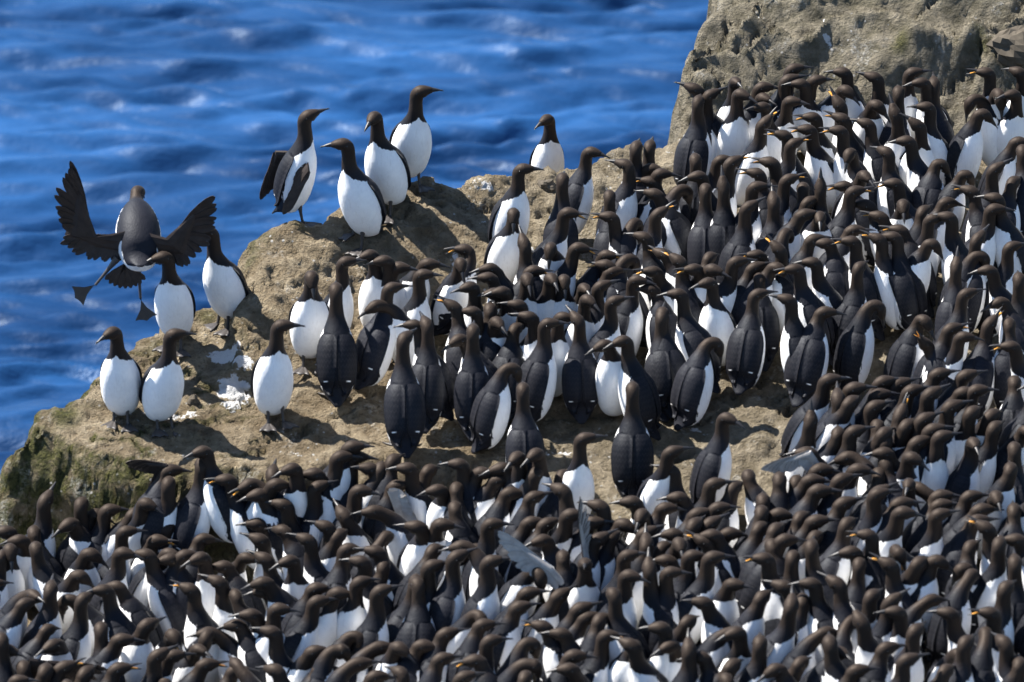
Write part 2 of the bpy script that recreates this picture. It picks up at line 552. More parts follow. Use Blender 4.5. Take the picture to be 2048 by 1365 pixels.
def bird_geometry(hy, pose='m', pitch=0.0, open_=False, lean=0.0, fat=1.0, wings=True, neck=.93, nlen=.92):
    """hy: head yaw relative to the body in degrees. Returns geometry in the bird's own frame (x forward)."""
    hy = max(-165, min(165, hy))
    st = BODY.copy()
    pts = [np.array([s[0], 0, s[1]]) for s in st]
    wd = [(s[2] * fat, s[3] * fat) for s in st]
    el = [math.degrees(math.atan2(st[min(i + 1, 7)][1] - st[max(i - 1, 0)][1], st[min(i + 1, 7)][0] - st[max(i - 1, 0)][0])) for i in range(8)]
    az = [0.0] * 8
    es, ls = elevs(pose, 0)
    es = list(es)
    if pitch > 0:
        for k, w in ((3, .25), (4, .7), (5, 1.0), (6, 1.0)):
            es[k] = es[k] * (1 - .0) + (pitch if k > 4 else max(0, pitch - es[k]) * w)
        es[4] = max(es[4], pitch * .85)
    elif pitch < 0:
        for k, w in ((3, .3), (4, .7), (5, 1.0), (6, 1.0)):
            es[k] += pitch * w
    ls *= nlen
    p = pts[-1]
    for k in range(7):
        L = NECK_L[k] * (ls if k < 4 else 1.0)
        e, a = RAD(es[k]), RAD(hy * FR[k])
        p = p + L * np.array([math.cos(e) * math.cos(a), math.cos(e) * math.sin(a), math.sin(e)])
        pts.append(p)
        wd.append((NECK_W[k][0] * neck, NECK_W[k][1] * neck))
        el.append(es[k])
        az.append(hy * FR[k])
    pts, wd, el, az = np.array(pts), np.array(wd), np.array(el), np.array(az)
    if lean:
        c, s = math.cos(RAD(lean)), math.sin(RAD(lean))
        x, z = pts[:, 0].copy(), pts[:, 2].copy()
        pts[:, 0], pts[:, 2] = x * c + z * s, -x * s + z * c
        el = el - lean
        pts[:, 2] += .02 * abs(lean) / 15
    # smooth resampling
    u = np.concatenate([np.linspace(0, 7, 17)[:-1], np.linspace(7, 14, RINGS - 16)])
    def cr(v):
        i = np.clip(np.floor(u).astype(int), 0, 13)
        t = u - i
        g = lambda k: v[np.clip(i + k, 0, 14)]
        if v.ndim > 1:
            t = t[:, None]
        a, b, c, d = g(-1), g(0), g(1), g(2)
        return .5 * (2 * b + (c - a) * t + (2 * a - 5 * b + 4 * c - d) * t ** 2 + (3 * b - a - 3 * c + d) * t ** 3)
    P, W, E, A = cr(pts), cr(wd), np.radians(cr(el)), np.radians(cr(az))
    lat = np.stack([-np.sin(A), np.cos(A), 0 * A], -1)
    ven = np.stack([np.sin(E) * np.cos(A), np.sin(E) * np.sin(A), -np.cos(E)], -1)
    th = np.arange(SEG) / SEG * 2 * math.pi
    V = P[:, None] + (np.cos(th)[None, :, None] * ven[:, None] * W[:, 1][:, None, None]) + (np.sin(th)[None, :, None] * lat[:, None] * W[:, 0][:, None, None])
    uang = np.abs(((th + math.pi) % (2 * math.pi)) - math.pi) / math.pi
    bc = np.interp(u, [b[0] for b in BELLY], [b[1] for b in BELLY])
    belly = bc[:, None] - uang[None]
    verts = [V.reshape(-1, 3)]
    pat = [np.stack([belly, np.full_like(belly, -1), np.zeros_like(belly)], -1).reshape(-1, 3)]
    hf = [np.repeat(sstep(7.0, 9.5, u), SEG)]
    faces = []
    for r in range(RINGS - 1):
        for s in range(SEG):
            s2 = (s + 1) % SEG
            faces.append((r * SEG + s, r * SEG + s2, (r + 1) * SEG + s2, (r + 1) * SEG + s))
    faces.append(tuple(range(SEG))[::-1])
    faces.append(tuple((RINGS - 1) * SEG + s for s in range(SEG)))
    mi = [0] * len(faces)
    base = RINGS * SEG
    dirh = np.array([math.cos(E[-1]) * math.cos(A[-1]), math.cos(E[-1]) * math.sin(A[-1]), math.sin(E[-1])])
    # folded wings: shells lying over the sides of the back
    if wings:
        NI, NJ = 13, 7
        for sg in (1, -1):
            vs, ps = [], []
            for layer in (0, 1):
                for i in range(NI):
                    a = i / (NI - 1)
                    s = 6.6 - 5.4 * a
                    lo = .60 + .03 * math.sin(a * 3.0) + .10 * a ** 3
                    hi = 1.0 - .06 * a ** 2
                    k = min(1.0, (a / .10)) ** .5
                    mid = .78
                    lo, hi = mid + (lo - mid) * (.35 + .65 * k), mid + (hi - mid) * (.35 + .65 * k)
                    tip = max(0, (a - .72) / .28)
                    lo, hi = lo + (.80 - lo) * tip ** 1.3 * .85, hi + (.80 - hi) * tip ** 1.3 * .85
                    for j in range(NJ):
                        b = j / (NJ - 1)
                        uu = (lo + (hi - lo) * b) * math.pi
                        q = np.interp(s, u, np.arange(RINGS))
                        q0 = int(min(q, RINGS - 2)); f = q - q0
                        Pc = P[q0] * (1 - f) + P[q0 + 1] * f
                        Wc = W[q0] * (1 - f) + W[q0 + 1] * f
                        vv = ven[q0] * (1 - f) + ven[q0 + 1] * f
                        la = lat[q0] * (1 - f) + lat[q0 + 1] * f
                        wmin = np.maximum(Wc, np.array([.030, .020]) * (1 if a > .6 else 0))
                        dirv = math.cos(uu) * vv * wmin[1] + math.sin(uu) * la * sg * wmin[0]
                        off = (.0070 * (1 - b) ** .6 + .003 * math.sin(b * math.pi) + .006 * a + .0008) if layer == 0 else -.004
                        off = off * math.sin(min(1, a / .28) * 1.57) - .0025 * max(0, 1 - a / .2)
                        nrm = dirv / (np.linalg.norm(dirv) + 1e-9)
                        vs.append(Pc + dirv + nrm * off)
                        ps.append((-.5, a, b))
            n0 = base
            for i in range(NI - 1):
                for j in range(NJ - 1):
                    q = [n0 + i * NJ + j, n0 + i * NJ + j + 1, n0 + (i + 1) * NJ + j + 1, n0 + (i + 1) * NJ + j]
                    faces.append(tuple(q if sg > 0 else q[::-1]))
            M = NI * NJ
            rim = [(i * NJ, (i + 1) * NJ) for i in range(NI - 1)] + [((i + 1) * NJ + NJ - 1, i * NJ + NJ - 1) for i in range(NI - 1)]
            rim += [((NI - 1) * NJ + j, (NI - 1) * NJ + j + 1) for j in range(NJ - 1)] + [(j + 1, j) for j in range(NJ - 1)]
            for a_, b_2 in rim:
                q = [n0 + a_, n0 + b_2, n0 + M + b_2, n0 + M + a_]
                faces.append(tuple(q if sg < 0 else q[::-1]))
            verts.append(np.array(vs))
            pat.append(np.array(ps))
            hf.append(np.zeros(len(vs)))
            base += len(vs)
        mi += [0] * (len(faces) - len(mi))
    # eyes
    hl = lat[-8]; hc = P[-8]
    up = -ven[-8]
    dh = np.cross(hl, up)
    for sg in (1, -1):
        c = hc + hl * sg * W[-8][0] * .93 + up * W[-8][1] * .28 + dirh * .004
        n0 = base
        vs = [c + .0046 * np.array(v) for v in ((1, 0, 0), (-1, 0, 0), (0, 1, 0), (0, -1, 0), (0, 0, 1), (0, 0, -1))]
        verts.append(np.array(vs)); pat.append(np.tile((-.5, -1, 0), (6, 1))); hf.append(np.ones(6))
        for f in ((0, 2, 4), (2, 1, 4), (1, 3, 4), (3, 0, 4), (2, 0, 5), (1, 2, 5), (3, 1, 5), (0, 3, 5)):
            faces.append(tuple(n0 + k for k in f)); mi.append(1)
        base += 6
    # bill
    bv, bf, bm = [], [], []
    L = .052
    bp0 = P[-1] - dirh * .008
    upb, ltb = -ven[-1], lat[-1]
    for part in (0, 1):
        ang = (RAD(15) if part == 0 else RAD(-17)) if open_ else (RAD(.4) if part == 0 else RAD(-.4))
        sgn = 1 if part == 0 else -1
        dd = dirh * math.cos(ang) + upb * math.sin(ang)
        uu = upb * math.cos(ang) - dirh * math.sin(ang)
        n0 = len(bv)
        NR = 7
        for i in range(NR):
            a = i / (NR - 1)
            w = .0100 * (1 - a) ** .75 + .0007
            h = (.0108 if part == 0 else .0092) * (1 - a) ** .8 + .0007
            c = bp0 + dd * (L * (1.0 if part == 0 else .96)) * a + uu * (-.006 * a ** 2.2 if part == 0 else 0.0010 * a)
            for kk in range(6):
                t = math.pi * kk / 5
                bv.append(c + ltb * w * math.cos(t) + uu * sgn * h * math.sin(t))
        for i in range(NR - 1):
            for kk in range(6):
                k2 = (kk + 1) % 6
                q = [n0 + i * 6 + kk, n0 + i * 6 + k2, n0 + (i + 1) * 6 + k2, n0 + (i + 1) * 6 + kk]
                bf.append(tuple(q if part else q[::-1]))
                bm.append(1 if (kk == 5 and open_ and i < 4) else 0)
    if open_:   # gape skin between the mandibles
        n0 = len(bv)
        for sg in (1, -1):
            for q in (bp0 + ltb * sg * .0092 + upb * .008, bp0 + ltb * sg * .0092 - upb * .008, bp0 + dirh * .018 + ltb * sg * .006 + upb * .004, bp0 + dirh * .018 + ltb * sg * .006 - upb * .005, bp0 + dirh * .010):
                bv.append(q)
        for o5 in (0, 5):
            bf += [(n0 + o5, n0 + o5 + 1, n0 + o5 + 4), (n0 + o5, n0 + o5 + 4, n0 + o5 + 2), (n0 + o5 + 1, n0 + o5 + 3, n0 + o5 + 4)]
            bm += [1, 1, 1]
    head = hc
    return dict(v=np.concatenate(verts), f=faces, mi=mi, pat=np.concatenate(pat), hf=np.concatenate(hf), bv=np.array(bv), bf=bf, bm=bm, head=head, P=P, u=u)


def set_pat(me, pat, hf):
    a = me.attributes.new("pat", 'FLOAT_VECTOR', 'POINT')
    a.data.foreach_set("vector", np.asarray(pat, np.float32).ravel())
    a = me.attributes.new("headf", 'FLOAT', 'POINT')
    a.data.foreach_set("value", np.asarray(hf, np.float32))


def foot_geometry():
    """webbed foot, heel at the origin, toes along +x, with the tarsus rising behind"""
    v, f = [], []
    prof = [(.0, .004), (.012, .008), (.026, .016), (.040, .024), (.052, .028)]
    for lay, z in ((0, .0075), (1, .001)):
        for i, (x, w) in enumerate(prof):
            for k in range(7):
                t = k / 3 - 1
                toe = 1 if k in (0, 3, 6) else 0
                xx = x + (.008 * (i == 4) if toe else -.004 * (i == 4))
                v.append((xx, w * t, z * (1 - .5 * i / 4) + (.003 if toe and lay == 0 else 0)))
    n = 35
    for i in range(4):
        for k in range(6):
            a = i * 7 + k
            f.append((a, a + 7, a + 8, a + 1))
            f.append((n + a, n + a + 1, n + a + 8, n + a + 7))
    for i in range(4):
        a = i * 7
        f.append((a, n + a, n + a + 7, a + 7)); f.append((a + 6, a + 13, n + a + 13, n + a + 6))
    for k in range(6):
        f.append((28 + k, n + 28 + k, n + 29 + k, 29 + k))
    b = len(v)
    for i, (x, z, r) in enumerate(((.006, .002, .006), (.000, .02, .0048), (-.006, .045, .0055), (-.012, .075, .010))):
        for k in range(8):
            t = k / 8 * 2 * math.pi
            v.append((x + r * math.cos(t), r * math.sin(t), z))
    for i in range(3):
        for k in range(8):
            k2 = (k + 1) % 8
            f.append((b + i * 8 + k, b + i * 8 + k2, b + (i + 1) * 8 + k2, b + (i + 1) * 8 + k))
    return v, f


_fv, _ff = foot_geometry()
FOOT_ME = bpy.data.meshes.new("foot")
FOOT_ME.from_pydata(_fv, [], _ff)
FOOT_ME.materials.append(FOOT)
FOOT_ME.polygons.foreach_set("use_smooth", np.ones(len(_ff), bool))


def wing_geometry(sh, wr, tip, trail, chord=.085, npri=11, nsec=15, seed=0, under=False, sec=None, arm=1.0):
    """an opened wing: arm shoulder > wrist, hand wrist > tip; trail = direction the secondaries point"""
    r = random.Random(seed)
    sh, wr, tip, trail = [np.array(a, float) for a in (sh, wr, tip, trail)]
    trail = trail / np.linalg.norm(trail)
    hand = (tip - wr)
    hl = np.linalg.norm(hand)
    hd = hand / hl
    nor = np.cross(hd, trail)
    nor = nor / (np.linalg.norm(nor) + 1e-9)
    if nor[1] < 0:
        nor = -nor
    sec = trail if sec is None else np.array(sec, float) / np.linalg.norm(sec)
    v, f, mi = [], [], []

    def feather(p, d, L, w, lift):
        d = d / np.linalg.norm(d)
        side = np.cross(nor, d)
        side = side / np.linalg.norm(side)
        n0 = len(v)
        bend = r.uniform(-.06, .10)
        prof = [(0, .55), (.3, .95), (.6, 1.0), (.82, .85), (.95, .5), (1.0, .12)]
        for lay in (1, -1):
            for a, ww in prof:
                c = p + d * L * a + nor * (lift + lay * .0011 - .016 * a * a) + side * bend * L * a * a
                for s in (-1, 0, 1):
                    v.append(c + side * s * w * ww + nor * (.0014 * (1 - abs(s))))
        m = len(prof) * 3
        for i in range(len(prof) - 1):
            for s in (0, 1):
                a = n0 + i * 3 + s
                f.append((a, a + 1, a + 4, a + 3)); mi.append(0)
                f.append((m + a, m + a + 3, m + a + 4, m + a + 1)); mi.append(1 if under else 0)
        for i in range(len(prof) - 1):
            a = n0 + i * 3
            f.append((a, a + 3, m + a + 3, m + a)); f.append((a + 2, m + a + 2, m + a + 5, a + 5)); mi.extend((0, 0))
    for i in range(nsec):
        t = (i + .3) / nsec
        p = sh * (1 - t) + wr * t
        d = sec * (1 - t) + (trail * .75 + hd * .2) * t + sec * .25
        feather(p, d, chord * (.85 + .25 * t) * r.uniform(.84, 1.06), .0150, .001 * (i % 3))
    for i in range(npri):
        t = i / (npri - 1)
        p = wr + hand * .34 * t
        d = trail * (1 - t) * .85 + hd * (.3 + 1.0 * t)
        d = d / np.linalg.norm(d)
        end = hl - .34 * hl * t
        L = chord * 1.08 * (1 - t ** 1.2) + end * t ** 1.2
        feather(p, d, L * r.uniform(.93, 1.03), .0185 - .0035 * t, .001 * (i % 3) + .0015 * t)
    # coverts: flattened sleeve along arm and hand, overlapping the quill bases
    path = [(sh - (wr - sh) * .12, .75), (sh * .6 + wr * .4, .85), (wr, .75), (wr + hand * .28, .5), (wr + hand * .55, .18)]
    n0 = len(v)
    for n_p, (p, k) in enumerate(path):
        kt = min(1, n_p / 2.0); dr = sec * (1 - kt) + trail * kt
        ka = k * (arm if n_p < 3 else 1)
        c = p + dr * chord * .36 * ka
        for s in range(10):
            t = s / 10 * 2 * math.pi
            v.append(c + dr * chord * .50 * ka * math.cos(t) + nor * (.0115 * k + .002) * math.sin(t))
    for i in range(len(path) - 1):
        for s in range(10):
            s2 = (s + 1) % 10
            f.append((n0 + i * 10 + s, n0 + i * 10 + s2, n0 + (i + 1) * 10 + s2, n0 + (i + 1) * 10 + s))
            mi.append(1 if (under and s in (5, 6, 7, 8, 9)) else 0)
    f.append(tuple(n0 + s for s in range(10))); mi.append(0)
    f.append(tuple(n0 + (len(path) - 1) * 10 + s for s in range(10))[::-1]); mi.append(0)
    return v, f, mi


# ------------------------------------------------------------------ the birds: head x, head y (photo pixels), head heading, body heading, pose
# headings: 0 right, 90 away, 180 left, 270 towards the camera. pose: m normal, t tall, n hunched, d low, p bowed; o open bill; number = bill pitch
MAIN = """
1392 181 165 110 m20|1396 207 80 70 t|1417 194 20 40 t14|1479 190 322 300 t-14|1469 166 290 280 m|1522 177 5 30 m|1524 198 310 290 n|1529 217 200 250 m
1527 250 30 330 mo42|1579 205 340 280 m|1584 141 10 30 m6|1574 163 14 30 m10|1606 171 180 230 m|1629 163 8 330 m4|1629 238 180 210 mo|1572 275 180 190 mo10
1584 291 18 10 mo14|1619 262 180 200 mo|1391 323 95 80 m|1400 355 192 150 m-6|1411 382 90 88 t|1440 323 10 60 m6|1462 328 25 70 to18|1447 378 100 92 m62
1517 350 172 140 mo6|1544 328 166 150 mo10|1509 377 0 60 m|1574 362 14 60 mo14|1606 380 90 80 n|1641 380 90 95 mo72|1616 407 30 60 n10|1606 432 10 60 n10
1639 435 270 280 n-10|1494 418 20 60 t24|1547 407 95 75 m40|1372 384 20 35 p|1318 350 0 50 m-8
1690 148 178 220 m|1752 158 166 250 m12|1822 148 2 290 m4|1690 182 320 300 n-26|1797 188 90 80 m|1752 212 335 285 n-45|1847 168 190 250 m|1868 172 90 112 t16
1976 148 180 262 to|1942 205 200 205 p|2000 196 300 270 p|1964 230 10 95 n-50|2029 192 205 285 m|2040 148 150 270 t|2034 286 0 85 n-10
1791 232 120 265 m62|1837 254 165 300 m38|1857 217 182 225 t-4|1817 285 182 130 m|1737 251 165 140 m12|1687 241 163 170 mo14|1680 213 140 170 mo45|1682 265 180 200 mo
1700 308 250 150 m-45|1727 353 300 290 n-14|1775 308 140 90 m|1692 375 185 150 no|1705 386 10 60 mo6|1792 370 178 130 mo|1880 330 0 88 n-55|1892 407 20 60 n-14
1932 352 0 62 n-60|1944 385 165 110 mo14|1988 342 20 20 t24|1994 400 168 120 m|1985 421 0 70 m-4|1806 411 272 270 n-34|1735 413 170 120 no8|1762 436 166 130 no8
1845 427 60 70 n|1862 441 10 280 m|1900 438 172 150 m|2025 368 60 90 n|2045 305 90 90 m
1096 241 232 280 m-10|1042 341 0 330 m-4|1027 428 270 290 m-42|1125 362 85 80 t|1179 306 342 50 m-10|1254 333 172 350 m10|1272 299 80 80 m|1299 297 80 75 m12
1300 339 345 60 n-8|1305 366 175 80 no6|1312 391 165 80 n10|1315 431 20 40 mo28|1219 395 90 88 t|1133 428 350 10 mo-6|1223 437 175 130 mo6|1291 478 165 90 m12
1154 498 355 20 mo-6|1101 498 262 270 n-50|1049 492 110 80 m46|1210 513 340 30 no|1215 533 166 130 no4|1064 544 0 60 no-4|1222 546 5 30 n6|1328 511 150 110 no24
990 545 200 120 n|1273 450 60 60 p|1265 523 20 70 p|1310 546 190 120 no
1360 526 150 110 mo26|1418 518 60 60 n|1392 541 190 280 no|1422 541 330 290 n-14|1420 568 202 245 m-12|1470 526 10 70 t6|1517 513 190 120 no|1507 538 20 60 n14
1519 561 90 80 n|1559 502 150 80 mo36|1575 470 60 70 p|1552 537 330 20 n-30|1594 541 186 150 mo-6|1629 528 178 120 m|1624 482 10 50 n|1512 592 10 92 m10
1579 603 170 100 m8|1646 627 0 80 n|1360 591 178 110 t|1325 630 90 88 m|1434 690 0 40 p|1656 490 180 100 n|1707 486 180 150 mo|1705 463 0 60 no
1760 482 165 90 mo14|1790 477 175 92 m|1802 463 170 110 no6|1864 490 0 85 n-58|1912 537 80 88 mo55|1966 517 0 40 p|1954 482 50 70 m34|1980 543 180 190 m-4
2020 497 20 40 m|1717 539 60 90 t|1757 616 0 45 p|1847 642 310 40 n-48|1852 691 200 100 no55|1930 591 15 50 m14|1900 661 20 60 no|1924 676 357 330 m-4
1978 651 40 60 mo42|2003 607 200 80 n-14|2026 696 180 200 mo|2018 652 90 80 n|2038 562 90 92 t
1054 558 280 270 m-30|1101 558 290 280 m-10|1128 561 275 272 m-44|1008 586 190 280 m-6|1040 613 174 310 m6|1062 637 170 300 m8|992 646 300 280 n-16|1093 650 358 90 t-2
1122 637 350 280 m-6|1157 644 130 86 t26|1030 661 60 70 n|1167 579 290 280 n|1173 601 310 290 m-16|1199 576 12 10 t12|1225 606 6 350 t6|1270 563 345 10 m-10
1249 684 205 105 m-14|1211 692 200 265 n-20|1323 637 80 85 m26|1030 741 0 70 p|1305 581 180 100 n|982 626 90 80 n
623 555 280 275 mf-46|672 583 92 92 tf|688 527 3 310 t|743 512 200 250 m-14|772 524 186 290 m-8|795 537 350 290 n|780 579 8 60 t8|752 613 202 210 d-20
842 552 352 330 t-6|854 530 355 300 n|921 527 282 300 m-38|934 503 182 20 no|943 576 200 290 m-10|983 539 190 150 n-10|980 558 182 150 n-4|909 616 170 80 mo34
949 626 176 290 m|980 623 90 80 n|808 681 60 95 tf8|832 653 180 100 m|854 653 110 85 t20|946 666 88 90 t|921 681 212 110 n-18|992 589 190 260 n
330 517 197 262 mf-6|420 466 180 235 tf-2|228 667 225 265 mf-8|345 672 8 295 tf|560 654 2 285 mf-2|690 291 185 225 tf-4|750 236 245 240 tf-14|838 186 5 285 tf4
1046 782 90 90 t|1265 782 90 90 tf|1165 880 3 285 t4|1341 907 18 310 m10|1451 838 322 30 m-14|1345 943 165 95 m12
"""
NEAR = """
337 944 10 70 n|409 906 205 150 m|404 932 90 90 t|337 970 88 90 t|90 1005 60 75 t36|162 1012 80 80 t|141 1050 215 130 n-20|190 1031 0 60 n-30|215 1023 5 70 m6
290 1009 332 300 m-16|267 1031 60 70 n-6|15 1066 180 100 n|42 1084 180 270 n|68 1069 90 80 n|72 1100 90 85 m|457 963 180 120 mo|500 971 205 110 do-10|335 1058 60 70 n|404 1081 10 70 n
20 1101 280 300 m-48|180 1110 0 280 n-40|243 1109 345 70 m-12|311 1083 350 290 no-4|296 1113 170 60 m8|343 1121 195 120 n-8|366 1115 10 60 n|404 1118 206 260 m-16|158 1154 0 300 n-40
101 1183 85 90 m20|451 1136 185 120 n|440 1168 160 95 m14|384 1183 165 90 mo14|202 1262 90 90 m|240 1282 0 60 n|346 1273 300 280 no-30|293 1253 40 70 n|419 1268 185 120 d|475 1253 182 120 n
126 1338 20 60 no20|91 1344 90 90 n|47 1338 90 90 n|234 1341 10 60 no4|313 1315 20 60 m20|343 1315 5 60 n|410 1332 10 60 no4|470 1344 5 60 n|170 1350 60 80 n
550 972 5 300 n|632 978 15 60 t8|520 992 190 100 n-14|570 1013 170 90 m6|518 1051 180 90 n|523 1083 165 100 m14|717 984 350 70 t-6|790 975 0 60 n|688 1033 120 80 n30|749 1025 186 120 d
617 1083 165 95 t14|582 1124 202 280 m-12|532 1121 155 100 m26|693 1101 5 70 m|725 1127 170 90 t|755 1107 175 110 n8|767 1136 90 90 n40|676 1074 60 60 n|655 1057 170 90 m14
837 1057 170 280 n|881 1051 350 280 n-6|910 1019 90 90 n|878 983 185 280 n-8|913 981 80 80 n|980 1051 0 60 m|925 1095 180 140 d|866 1104 60 60 n
860 1136 10 85 t8|910 1118 20 60 t14|978 1127 0 85 t|717 1168 20 88 t|758 1186 10 60 t10|831 1168 90 80 m|629 1180 0 60 n|632 1206 10 20 m10|673 1189 350 60 n|529 1168 182 120 n|532 1186 184 120 n
553 1221 355 310 m-6|506 1233 180 100 n|547 1268 170 95 t8|626 1306 10 80 n|682 1303 0 60 p|758 1297 15 50 d14|796 1297 325 290 n-30|843 1294 350 60 n-6|890 1271 14 60 n12|963 1253 5 60 n|978 1285 10 60 m
881 1321 10 60 n|954 1324 185 110 no|641 1341 8 60 n4|553 1344 150 90 n|717 1329 10 60 d8|749 1356 5 60 n|925 1358 10 60 n8
1018 989 0 60 n|1064 998 12 60 n12|1126 984 150 100 m14|1202 1016 166 95 m12|1267 1007 176 100 n|1284 1031 250 280 n-30|1328 1019 0 70 n|1360 998 180 120 n|1059 1048 10 80 n|1091 1051 20 60 n14
1138 1033 0 80 m|1182 1048 0 60 n|1246 1051 330 60 n-20|1193 1083 25 60 n24|1223 1077 60 80 n|1290 1069 20 60 n18|1293 1092 90 85 n40|1349 1071 180 100 n|1387 1054 60 80 n|1419 1051 30 80 n20
1393 1031 10 60 n12|1434 1019 5 60 n4|1358 1089 280 280 n-20|1428 1074 180 100 n|1325 1098 60 80 n|1457 1069 5 60 n|1410 1086 160 110 no20|1252 1115 0 80 m|1088 1083 200 120 n-12|1126 1118 90 80 n
1337 1124 180 90 n|1381 1115 0 85 t|1422 1118 5 80 t4|1170 1130 268 275 m20|1255 1154 340 330 m-14|1299 1142 90 88 t50|1337 1148 355 40 t-4|1053 1189 5 60 n4|1117 1195 40 70 n20|1035 1218 10 60 n
1158 1221 18 60 n14|1172 1238 18 60 n14|1088 1256 170 90 no10|1126 1271 175 120 n|1463 1171 340 280 n|1410 1209 180 100 n|1325 1259 175 285 m|1343 1294 210 270 n-12|1375 1247 60 90 n|1378 1303 90 80 m40
1404 1318 180 100 n|1211 1274 0 88 to|1264 1294 150 95 m20|1144 1315 0 60 n|1141 1341 180 100 n|1067 1292 0 60 p|1067 1333 0 60 p|1475 1268 202 270 m-12|1199 1244 60 80 n
1526 1004 90 80 n|1523 1028 90 80 n|1556 1030 350 60 n|1600 1039 60 80 n|1629 1045 0 80 n|1635 986 10 60 n10|1685 1010 15 60 n14|1752 992 8 340 t6|1802 1028 355 320 m-2|1799 1010 10 60 n8|1878 995 2 60 n|1878 1013 2 60 n
1875 1033 8 340 m6|1960 1022 8 60 n4|1951 1045 10 60 n8|1992 995 280 280 n-10|2028 1025 90 80 n|1975 1060 160 95 mo22|1998 1092 80 92 t10|2036 1083 180 120 no|1940 1098 60 80 n|1518 1060 60 80 n|1550 1063 60 60 n
1567 1083 10 60 n|1544 1095 90 80 n|1629 1077 60 80 n|1693 1051 60 80 m|1623 1098 80 88 t|1532 1121 182 95 mo|1585 1118 80 90 t|1705 1107 185 120 n-6|1740 1074 175 100 to|1781 1133 160 110 mo20|1872 1124 0 85 n-40
1925 1140 190 95 n-58|1837 1130 60 80 n|1523 1198 60 90 n|1570 1177 160 100 n14|1626 1171 178 100 m|1676 1171 150 95 m26|1743 1195 60 88 m|1781 1206 20 80 m30|1582 1215 90 88 t40|1605 1206 90 85 n
1723 1247 120 80 m40|1796 1227 185 245 m|1901 1230 172 92 m6|1984 1230 182 120 to|1553 1341 206 120 n-24|1811 1324 12 60 m12|1711 1344 5 60 n4|2039 1332 90 85 n|1463 1335 60 90 n|1600 1330 60 90 n|1890 1345 60 90 n
1655 763 8 80 m8|1705 780 0 70 n|1763 767 10 70 n6|1796 771 18 60 n18|1821 784 14 60 m14|1755 792 10 60 n|1746 817 16 60 m14|1676 801 90 85 m30|1700 809 60 80 n|1621 847 100 290 mo66
1676 871 90 85 n|1705 867 15 80 m10|1859 792 22 60 m20|1875 751 8 60 n10|1929 755 10 60 n10|1925 788 0 60 no|1950 784 0 60 m8|1900 817 16 60 m14|1942 830 60 285 m|1988 859 60 90 m|2029 767 90 80 n
1983 834 60 80 n|1846 842 24 60 m20|1813 855 60 80 n|1800 834 60 90 no50|1767 871 60 90 n|1755 855 90 80 n|1771 884 90 90 n|1863 863 5 60 n|1880 876 15 290 m4|1946 888 280 20 m|1834 888 18 60 n14
1771 909 180 100 n|1821 917 330 280 m-20|1771 930 100 85 n40|1696 917 180 120 d|1713 942 350 70 n-6|1617 909 182 120 n|1638 942 2 70 n|1559 963 90 85 n|1592 967 80 90 n|1621 963 0 60 n|1634 984 0 60 n
1497 955 90 80 n|1755 988 20 60 n24|1680 963 20 60 n|2029 901 90 85 m|2021 942 90 80 n|1938 996 10 60 n|1036 917 235 285 m-16|1074 910 225 280 m-20|1006 940 190 100 n-10|1070 951 60 80 n|994 963 0 60 n
1425 971 8 60 m10|1467 978 60 70 n|1124 955 60 80 n|678 917 10 80 m|709 917 2 70 t|587 940 200 280 m-14|545 952 80 90 n30|632 951 185 100 n|762 940 90 90 n|743 940 186 90 n|785 925 60 80 n
819 940 180 90 m-4|857 944 60 80 n|922 932 178 110 m-4|960 948 350 60 n-12|701 897 0 60 n
2030 1130 90 92 t10|2010 1180 60 90 m|1830 1265 60 92 m|1930 1290 60 90 m|1660 1290 90 90 m|1520 1290 90 90 m|2010 1290 120 95 m|1770 1300 20 60 n
"""


def parse(s):
    out = []
    for tok in s.replace("\n", "|").split("|"):
        q = tok.split()
        if len(q) < 5:
            continue
        fl = q[4]
        num = "".join(c for c in fl if c in "-0123456789")
        out.append(dict(x=float(q[0]), y=float(q[1]), h=float(q[2]), b=float(q[3]), pose=fl[0], open=('o' in fl), feet=('f' in fl),
                        pitch=float(num) if num else 0.0))
    return out


birds = parse(MAIN)
for b in birds:
    b['main'] = True
for b in parse(NEAR):
    b['main'] = False
    birds.append(b)


def wrap(a):
    return (a + 180) % 360 - 180


